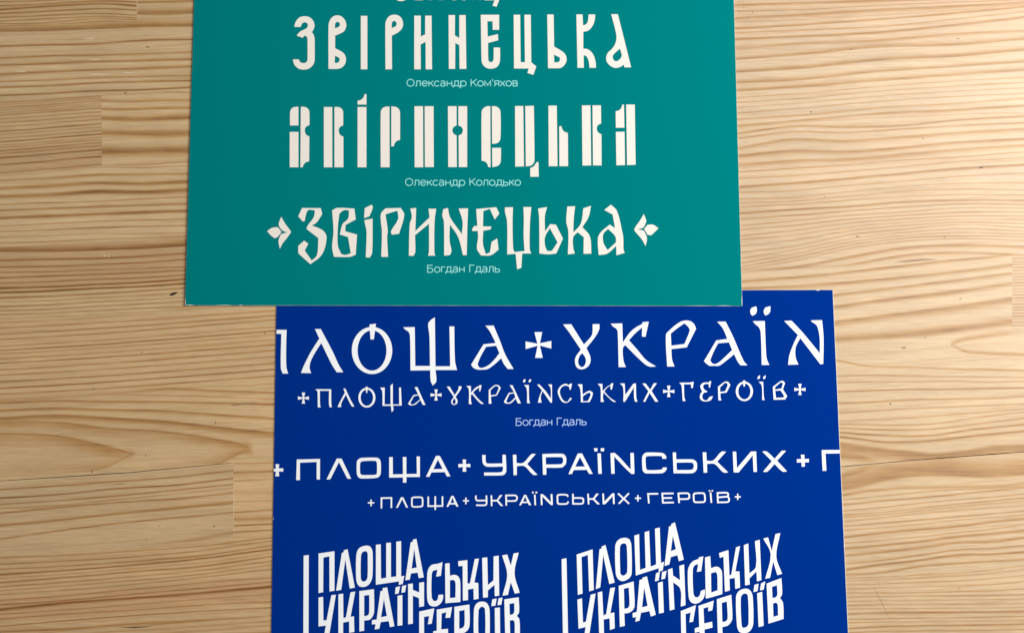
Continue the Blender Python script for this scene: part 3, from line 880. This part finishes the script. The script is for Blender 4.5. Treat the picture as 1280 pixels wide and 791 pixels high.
print_on(blue, 'lettering', zB, row, M_WHITE, 'large white drawn capitals ПЛОЩА+УКРАЇН running off both sides of the card')

# ---- blue card, second row in the same style
c = 12.8; row = []; THIN[0] = 0.11
row += glyphs((365,470,c), 'x 183,350 88,27,9',
 'p 370,207 628,207 630,440 640,497 600,497 590,440 592,235 447,235 450,460 462,500 412,500 408,260 400,235',
 'p 820,197 855,197 940,380 1000,485 960,487 925,430 862,298 800,410 785,455 790,495 728,495 745,450 845,262')
row += glyphs((455,470,c), 'e 46,343 136,158; E 46,343 100,130; p 25,168 62,168 52,270 35,270',
 'p 255,183 333,180 330,450 425,450 422,150 462,115 462,450 562,450 560,180 592,180 605,470 465,470 470,545 440,577 430,475 295,475 290,240',
 'p 808,175 855,172 920,320 985,460 940,460 900,380 830,450 785,465 735,465 702,440 790,300 865,290; h 800,322 870,305 898,365 800,445 760,450 740,430',
 'x 1153,300 88,27,9')
row += glyphs((550,470,c),
 'p 105,165 155,165 235,300 290,215 298,160 345,160 340,200 250,330 282,390 275,440 220,465 182,440 180,395 220,330; h 230,355 250,400 240,435 215,448 203,425 205,395',
 'p 420,155 495,155 497,265 560,190 628,150 632,142 667,142 645,245 625,243 630,180 570,220 530,262 620,370 705,442 660,442 600,390 515,290 495,300 497,400 512,447 460,447 460,210',
 'p 780,220 870,145 930,142 975,185 910,310 815,328 820,400 828,440 778,440; h 808,225 885,160 920,160 940,190 898,292 812,305',
 'p 1113,143 1160,143 1297,435 1245,435 1210,360 1130,435 1045,437 1020,408 1100,265 1185,258; h 1115,285 1185,275 1205,335 1120,415 1080,422 1060,400')
row += glyphs((640,470,c),
 'p 190,140 270,140 275,380 292,432 240,432 235,200', 'p 180,60 215,42 215,80 190,105 178,90', 'p 270,60 305,42 303,80 280,103 265,90',
 'p 398,132 440,132 540,240 622,355 618,200 600,160 572,132 640,130 642,425 615,422 490,240 460,330 475,423 412,423 440,320 478,225',
 'p 962,118 940,218 920,215 915,170 860,150 800,175 768,230 775,300 810,370 850,405 890,405 930,345 962,348 930,390 890,420 840,425 790,395 745,310 730,250 750,190 800,140 860,120 910,140 930,118')
row += glyphs((730,470,c),
 'p -104,128 -25,128 -22,290 60,240 100,232 145,265 130,330 90,415 -50,418 -62,200; h -18,325 50,275 95,262 105,300 60,396 -15,400',
 'p 218,122 297,122 297,240 360,175 430,130 435,112 470,112 448,215 422,212 425,150 370,185 325,245 420,345 515,408 470,410 400,350 310,260 303,350 322,410 267,412 262,180',
 'p 575,115 652,115 660,300 790,118 832,115 838,350 858,408 815,408 800,340 798,180 655,410 628,410 625,180',
 'p 933,115 985,115 1060,215 1115,112 1168,112 1080,235 1190,408 1140,408 1050,270 980,408 945,408 1030,240')
row += glyphs((820,470,c), 'x 204,243 90,27,9',
 'p 368,103 560,100 570,92 605,90 590,190 562,190 560,130 448,130 455,340 475,397 425,398 412,180 400,135',
 'p 885,78 865,182 845,182 845,130 790,125 755,150 760,190 790,225 825,240 810,258 775,262 745,300 745,350 775,382 820,382 860,330 912,320 880,380 820,402 760,400 715,375 700,330 715,275 740,245 712,190 708,150 745,110 800,98 845,100 855,78',
 'p 990,170 1100,88 1155,88 1192,140 1130,262 1030,275 1035,350 1048,387 998,387; h 1025,180 1100,108 1135,110 1145,145 1105,240 1028,250')
row += glyphs((915,470,c), 'e 198,242 137,155; E 198,242 98,128; p 175,68 215,68 208,165 182,165',
 'p 425,88 500,88 510,330 525,382 482,382 475,150', 'p 410,10 450,-20 445,30 418,52 408,40', 'p 500,10 540,-20 535,35 508,50 498,40',
 'p 652,170 780,78 820,78 850,110 815,210 885,320 850,373 665,378; h 690,175 780,100 808,105 810,130 790,195 690,215; h 692,235 775,228 835,315 820,342 705,345',
 'x 1087,212 89,27,9')
print_on(blue, 'lettering', zB, row, M_WHITE, 'smaller white row +ПЛОЩА+УКРАЇНСЬКИХ+ГЕРОЇВ+ in drawn capitals')

THIN[0] = 0.05
# ---- blue card, wide geometric row
row = []
row += glyphs((335,555,c), 'p 120,318 180,318 172,385 245,383 245,437 172,435 180,512 115,512 128,435 90,437 92,390 128,388',
 'p 460,242 833,233 832,563 778,563 778,283 512,295 512,573 450,573',
 'p 1100,228 1178,228 1331,550 1270,550 1135,285 998,560 935,562')
row += glyphs((430,555,c),
 'p 203,305 210,265 235,235 280,217 500,212 550,222 578,250 590,300 590,440 580,490 550,525 500,540 300,548 250,540 215,505 203,440; h 258,310 270,285 300,270 500,265 520,280 527,310 527,450 520,478 490,488 300,490 270,482 258,450',
 'p 722,205 780,203 782,480 943,477 940,203 998,203 998,475 1165,472 1162,195 1215,195 1215,522 1000,524 998,613 943,613 943,530 722,533')
row += glyphs((525,555,c), 'p 255,185 318,185 488,512 430,514 395,445 183,450 150,520 95,520; h 287,245 360,392 215,397',
 'p 680,243 738,243 732,315 805,312 808,367 735,362 742,437 680,437 688,362 615,372 612,315 688,312')
row += glyphs((600,555,c),
 'p 35,170 90,170 92,270 105,298 130,307 360,305 358,167 413,167 422,410 412,455 385,485 340,497 65,500 65,450 330,447 358,430 366,400 366,355 130,360 80,345 48,310 37,260',
 'p 525,167 582,167 585,298 690,296 825,157 892,155 755,315 920,487 850,487 710,350 590,350 590,492 537,494')
row += glyphs((690,555,c),
 'p -155,155 150,150 195,165 222,200 230,255 222,310 190,350 150,372 -90,375 -90,487 -145,487; h -100,207 140,205 165,215 178,245 176,280 160,308 130,318 -97,322',
 'p 412,148 480,145 652,472 595,473 555,408 348,412 320,475 262,477; h 447,205 527,355 372,357',
 'p 728,145 782,145 797,472 740,472', 'p 670,63 728,62 728,112 680,115', 'p 778,63 835,62 833,112 782,113')
row += glyphs((780,555,c),
 'p -217,143 -142,143 107,405 102,138 157,138 168,470 115,470 -158,195 -149,470 -204,472',
 'p 615,232 678,230 672,190 645,155 600,137 400,130 340,138 305,170 290,215 295,400 312,440 345,463 400,465 600,463 645,445 680,405 683,370 620,370 610,395 580,407 385,412 362,398 352,370 345,230 352,205 375,190 590,187 608,200',
 'p 780,130 832,130 835,240 1080,240 1125,252 1160,285 1170,345 1160,410 1125,448 1080,463 792,463; h 840,293 1080,292 1110,308 1117,350 1105,390 1075,408 845,410')
row += glyphs((870,555,c),
 'p 107,128 165,128 170,262 275,258 405,120 482,118 338,278 515,448 440,450 297,315 175,315 180,452 122,454',
 'p 588,118 643,118 655,380 880,115 963,115 975,440 920,442 908,175 682,450 602,450')
row += glyphs((960,555,c),
 'p -92,115 -22,115 105,230 220,103 290,103 145,262 305,432 232,435 105,315 -15,438 -80,438 62,270',
 'p 525,167 585,167 582,235 655,233 655,288 588,288 590,357 538,357 535,288 463,292 460,237 535,235',
 'p 858,92 1146,90 1149,145 920,148 935,423 873,425')
print_on(blue, 'lettering', zB, row, M_WHITE, 'white wide geometric capitals + ПЛОЩА + УКРАЇНСЬКИХ + running off the card')

row = []
row += glyphs((450,605,c), 's22 125,295 228,295; s22 177,245 177,348', 's25 343,385 343,220 502,217 502,378',
 'p 655,205 693,205 770,372 738,372 676,238 605,375 575,375', 'o25 830,225 850,210 980,208 998,225 1000,335 985,352 850,358 830,340')
row += glyphs((540,605,c), 's25 -60,195 -60,348 167,345 167,190; s25 52,190 52,408',
 'p 310,185 345,185 425,355 390,357 372,320 280,322 262,358 230,360; h 328,212 358,295 295,297',
 's22 495,263 590,263; s22 542,212 542,318', 's25 703,178 703,235 725,260 868,258; s25 870,178 872,310 850,332 705,333',
 's25 950,175 955,347; s25 955,262 1045,258; p 1085,172 1128,170 1060,255 1140,345 1100,347 1030,262')
row += glyphs((620,605,c), 's25 165,340 160,178 310,178 335,200 335,235 310,262 170,265',
 'p 450,168 482,168 565,332 527,333 510,297 418,300 400,335 370,335; h 468,195 498,275 430,277',
 's25 620,165 628,333', 's26 577,130 603,130; s26 632,130 660,130',
 'p 712,158 750,158 878,285 873,155 903,155 910,330 880,330 742,195 745,332 717,332',
 's25 1150,198 1140,175 1115,166 1000,168 982,185 985,295 1005,312 1120,312 1145,300 1155,272')
row += glyphs((710,605,c), 's25 78,150 80,310 225,308 245,290 245,235 225,220 82,218',
 's25 320,150 330,320; s25 330,235 405,232; p 450,148 495,148 425,232 512,318 470,320 392,238',
 'p 548,145 575,145 582,275 715,142 742,142 748,315 720,315 716,188 595,318 555,318',
 's25 800,145 978,310; s25 975,142 812,310', 's22 1072,222 1168,222; s22 1118,172 1118,272')
row += glyphs((780,605,c), 's25 398,305 385,153 548,150', 's25 795,145 612,147 622,293 798,290; s25 622,218 770,217',
 's25 882,298 870,145 1020,143 1045,165 1045,215 1020,232 880,235')
row += glyphs((840,605,c), 'o25 345,165 365,145 500,142 520,160 527,262 508,283 375,285 352,265',
 's25 617,130 630,295', 's22 588,105 612,105; s22 633,103 657,103',
 's25 735,302 728,137 880,135 900,155 895,195 735,208; s25 895,200 912,225 912,260 890,282 735,286', 's22 1005,200 1100,200; s22 1052,150 1052,248')
print_on(blue, 'lettering', zB, row, M_WHITE, 'small white geometric row + ПЛОЩА + УКРАЇНСЬКИХ + ГЕРОЇВ +')

THIN[0] = 0.0
# ---- the two slanted three-line blocks
n6 = 6.28; row = []
row += glyphs((370,665,n6), 'p 60,182 100,177 98,960 57,960',
 'p 177,165 302,147 302,457 263,463 262,187 215,197 213,468 177,475',
 'p 375,140 405,132 462,432 422,440 387,210 355,450 315,457 360,160 375,155',
 'p 472,200 480,150 500,120 540,105 575,107 595,130 602,170 600,340 590,380 570,410 535,427 500,425 480,400 472,350; h 510,185 520,155 545,145 560,155 563,180 562,345 552,375 530,387 515,378 508,350',
 'p 177,510 213,505 215,690 240,688 278,492 313,488 253,850 212,850 235,730 177,737',
 'p 333,485 370,480 372,672 392,665 428,470 465,463 428,662 455,657 458,780 418,787 417,697 370,707 370,850 333,850',
 'p 497,460 612,445 613,620 600,660 575,685 535,690 535,770 498,777; h 535,495 575,490 575,620 570,645 550,655 535,655')
row += glyphs((460,665,n6),
 'p 62,97 100,93 102,362 143,355 143,83 180,80 180,350 222,345 222,73 260,68 260,345 285,340 272,405 240,410 245,383 62,410',
 'p 352,57 380,50 438,352 398,358 390,315 337,322 327,370 293,375 335,78 352,72; h 363,130 383,275 342,283',
 'p 115,437 150,430 207,735 172,742 163,695 100,703 88,755 52,760 60,720 30,720 32,687 68,683 98,460 115,457; h 125,520 148,655 102,665',
 'p 232,497 270,490 270,727 232,732', 'p 217,430 252,422 240,478 212,483', 'p 268,420 300,413 290,468 262,473',
 'p 315,405 352,400 352,450 402,470 402,395 440,388 440,578 402,585 400,515 352,495 352,715 315,720',
 'p 585,232 572,340 535,347 545,292 510,300 500,330 500,510 515,537 535,538 548,520 553,490 590,487 588,520 575,550 545,575 510,580 480,565 465,520 465,330 475,285 500,255 550,245',
 'p 402,620 520,595 500,715 470,720 480,655 440,662 440,900 402,905',
 'p 540,605 660,585 645,668 608,670 615,625 578,635 575,760 628,755 628,800 578,805 575,860 640,850 640,890 540,905 540,815 510,812 512,775 540,770')
row += glyphs((560,665,n6),
 'p -23,245 12,240 15,340 50,332 80,345 95,380 97,545 0,553 -20,555; h 15,375 45,372 58,390 58,510 15,515',
 'p 80,225 152,217 153,400 172,400 210,208 243,205 207,392 238,397 240,520 202,527 200,440 157,447 157,530 117,535 115,262 82,265',
 'p 268,200 308,195 313,412 357,375 358,188 398,182 402,495 367,500 365,410 313,455 313,508 275,512',
 'p 425,180 465,173 493,260 515,165 555,158 522,320 563,472 525,480 493,390 470,490 428,495 465,330',
 'p 50,583 168,565 170,720 155,765 120,790 88,795 88,880 50,885; h 88,615 130,608 130,720 120,745 88,757',
 'p 203,620 212,575 235,550 265,542 300,550 320,580 327,620 327,810 318,845 290,865 250,868 212,850 203,820; h 240,610 255,585 275,582 290,600 292,810 280,830 255,832 240,815',
 'p 367,593 407,588 410,850 370,855', 'p 348,525 382,518 372,573 340,578', 'p 397,517 428,510 418,567 388,570',
 'p 442,525 555,508 558,625 540,655 560,680 565,830 450,848; h 482,560 520,553 520,620 512,640 485,647; h 485,690 510,687 522,700 524,795 488,802')
print_on(blue, 'lettering', zB, row, M_WHITE, 'white slanted block ПЛОЩА УКРАЇНСЬКИХ ГЕРОЇВ with a vertical bar, left')
q5 = 5.42; row = []
row += glyphs((690,645,q5), 'p 65,290 98,282 112,960 77,960',
 'p 167,258 275,223 283,498 252,507 243,260 200,275 207,522 175,530',
 'p 335,205 362,193 425,447 388,458 347,260 327,480 297,492 322,222 337,217',
 'p 428,205 440,170 465,150 500,145 525,155 537,190 540,380 530,410 500,432 470,437 445,420 432,385; h 460,210 470,188 485,182 500,185 507,205 510,370 500,392 480,402 465,390 462,370',
 'p 172,563 203,553 210,718 230,712 262,530 295,522 245,850 212,850 228,748 180,760',
 'p 310,515 340,507 348,670 367,662 395,485 427,480 395,655 422,650 425,757 393,768 390,690 350,697 353,840 322,850',
 'p 452,470 553,440 560,600 550,630 525,650 490,657 493,740 460,748; h 487,490 520,480 525,600 515,620 490,625')
row += glyphs((780,645,q5),
 'p 70,130 102,120 108,362 147,348 140,107 170,98 180,340 218,325 210,83 242,75 250,315 272,307 262,365 235,375 235,350 80,400',
 'p 320,52 345,40 405,292 372,303 362,262 317,275 307,325 275,335 305,68 320,65; h 331,130 352,222 317,235',
 'p 125,415 155,405 215,665 182,677 172,640 115,652 105,705 77,712 82,680 60,685 58,655 87,645 105,430 125,425; h 137,480 160,605 122,615',
 'p 230,450 262,440 270,650 237,657', 'p 217,385 243,375 235,432 210,440', 'p 258,378 288,367 278,420 253,427',
 'p 298,360 328,350 332,400 380,432 375,335 407,325 417,600 385,610 382,490 333,445 342,628 310,637',
 'p 385,640 487,600 468,712 443,717 452,650 417,660 422,880 390,890',
 'p 505,605 608,570 598,635 570,642 572,612 538,622 543,725 597,712 600,752 545,765 548,850 610,830 612,870 515,900 512,780 480,787 480,757 510,748')
row += glyphs((780,645,q5),
 'p 537,270 523,370 494,376 503,322 478,332 466,362 470,520 480,545 500,548 515,530 520,505 548,494 547,530 533,562 505,585 475,590 450,575 438,540 432,380 440,340 465,305 505,288 507,278')
row += glyphs((885,645,q5),
 'p -20,278 15,268 20,350 60,340 85,355 95,385 97,525 0,553 -15,555; h 20,385 50,375 62,390 65,500 22,515',
 'p 75,248 138,228 145,400 158,395 190,210 217,200 185,372 213,372 217,482 185,490 182,415 145,422 148,500 115,510 105,272 80,280',
 'p 243,195 273,183 280,387 325,340 318,168 350,158 362,430 332,440 328,372 280,420 283,460 252,467',
 'p 375,150 407,142 432,235 457,120 490,112 462,270 502,388 470,397 442,305 420,415 388,422 425,255',
 'p 60,560 158,530 165,690 152,720 130,740 97,748 100,850 68,850; h 93,585 128,575 133,690 122,708 97,715',
 'p 190,545 205,510 235,492 268,490 292,510 303,545 307,720 295,760 270,785 235,790 210,780 197,745; h 222,550 235,525 255,520 270,535 275,720 265,745 240,755 228,740',
 'p 333,520 367,510 377,740 343,748', 'p 315,463 343,455 335,505 308,512', 'p 360,453 388,440 377,495 352,500',
 'p 397,455 497,417 502,525 487,552 508,585 512,693 410,725; h 433,477 467,465 470,530 458,547 437,553; h 440,590 460,582 472,595 475,670 443,680')
print_on(blue, 'lettering', zB, row, M_WHITE, 'white steeper slanted block ПЛОЩА УКРАЇНСЬКИХ ГЕРОЇВ with a vertical bar, right')

# ---- designers' names in small grotesque type (stroke alphabet: baseline 0, capitals 10 high, y up)
def arc(cx, cy, rx, ry, a0, a1, k=12):
    return [(cx+rx*math.cos(math.radians(a0+(a1-a0)*i/k)), cy+ry*math.sin(math.radians(a0+(a1-a0)*i/k))) for i in range(k+1)]
XH = 7.6
O_ = lambda cx, rx, h: [arc(cx, h/2, rx, h/2, 0, 360, 22)]
ALPHA = {
 'О': (11.2, O_(5.1, 4.6, 10)), 'о': (8.6, O_(4.0, 3.5, XH)),
 'л': (8.0, [[(0.2,.05),(1.1,.3),(1.7,2),(1.9,XH),(6.4,XH),(6.4,0)]]),
 'е': (8.5, [[(.7,3.9),(7.4,3.9)], arc(4.05,XH/2,3.4,XH/2,2,325)]),
 'к': (7.3, [[(.8,0),(.8,XH)], [(6.4,XH),(1.0,3.2)], [(2.6,4.6),(6.8,0)]]),
 'с': (7.8, [arc(4.0,XH/2,3.4,XH/2,42,318)]),
 'а': (8.1, [[(1.0,6.3),(2.2,7.3),(4.2,7.6),(5.8,6.9),(6.3,5.4),(6.3,0)], [(6.3,4.3),(3,4.1),(1.2,3.4),(.7,2.1),(1.2,.7),(2.8,0),(4.6,.3),(6.3,1.7)]]),
 'н': (8.5, [[(.9,0),(.9,XH)], [(6.9,0),(6.9,XH)], [(.9,3.9),(6.9,3.9)]]),
 'д': (8.9, [[(.3,-2.0),(.3,.5),(8.2,.5),(8.2,-2.0)], [(1.4,.5),(2.2,2.6),(2.4,XH),(6.8,XH),(6.8,.5)]]),
 'р': (8.7, [[(.9,-3),(.9,XH)], arc(4.4,XH/2,3.5,XH/2,0,360,22)]),
 'К': (9.0, [[(.9,0),(.9,10)], [(7.8,10),(1.1,4)], [(3.2,5.9),(8.2,0)]]),
 'м': (9.8, [[(.9,0),(.9,XH),(4.6,1.2),(8.3,XH),(8.3,0)]]),
 "'": (2.4, [[(1.0,10.2),(1.0,7.4)]]),
 'я': (7.9, [[(6.6,0),(6.6,XH),(2.8,XH),(1.1,6.8),(1.0,4.8),(2.6,3.6),(6.6,3.5)], [(3.4,3.5),(.6,0)]]),
 'х': (7.3, [[(.4,0),(6.4,XH)], [(.4,XH),(6.4,0)]]),
 'в': (8.0, [[(.9,0),(.9,XH),(4.4,XH),(6.1,6.8),(6.1,4.8),(4.6,4.0),(.9,4.0)], [(4.4,4.0),(6.3,3.2),(6.5,1.0),(4.8,0),(.9,0)]]),
 'Б': (9.2, [[(7.3,10),(.9,10),(.9,0),(5,0),(7.2,1),(7.6,3),(6.9,5),(5,5.9),(.9,5.9)]]),
 'г': (6.0, [[(.9,0),(.9,XH),(5.4,XH)]]), 'Г': (7.6, [[(.9,0),(.9,10),(6.8,10)]]),
 'ь': (7.8, [[(.9,XH),(.9,0),(4.4,0),(6.3,.9),(6.3,3.4),(4.4,4.3),(.9,4.3)]]),
 ' ': (4.6, []),
}
def caption(parent, zfun, text, x0, x1, y0, y1, cap, mat, label):
    """text set between photo x0..x1 on the baseline y0 (left) .. y1 (right)"""
    tot = sum(ALPHA[ch][0] for ch in text) - 1.2
    k = (x1-x0)/tot; ky = cap/10.0; out = []; x = 0.0
    for ch in text:
        adv, strokes = ALPHA[ch]; sh = []
        for st_ in strokes:
            pts = [(x0+(x+a)*k, (y0+(y1-y0)*((x+a)*k)/(x1-x0)) - b_*ky) for a, b_ in st_]
            cl = len(pts) > 12 and (Vector(pts[0])-Vector(pts[-1])).length < 1e-3
            if cl: pts = pts[:-1]
            sh += [(1, q) for q in stroke_quads(pts if len(pts) > 10 else smooth(pts, False), 1.0, cl)]
        if sh: out.append(sh)
        x += adv
    print_on(parent, 'caption', zfun, out, mat, label)
caption(green, zG, "Олександр Ком'яхов", 508.2, 647.0, 108.1, 107.9, 8.6, M_MINT, "pale mint name Олександр Ком'яхов")
caption(green, zG, 'Олександр Колодько', 506.4, 650.6, 232.1, 231.9, 8.8, M_MINT, 'pale mint name Олександр Колодько')
caption(green, zG, 'Богдан Гдаль', 533.6, 624.6, 340.4, 340.0, 8.8, M_MINT, 'pale mint name Богдан Гдаль')
caption(blue, zB, 'Богдан Гдаль', 644.4, 733.0, 531.6, 530.8, 8.8, M_PALEBLUE, 'pale blue name Богдан Гдаль')
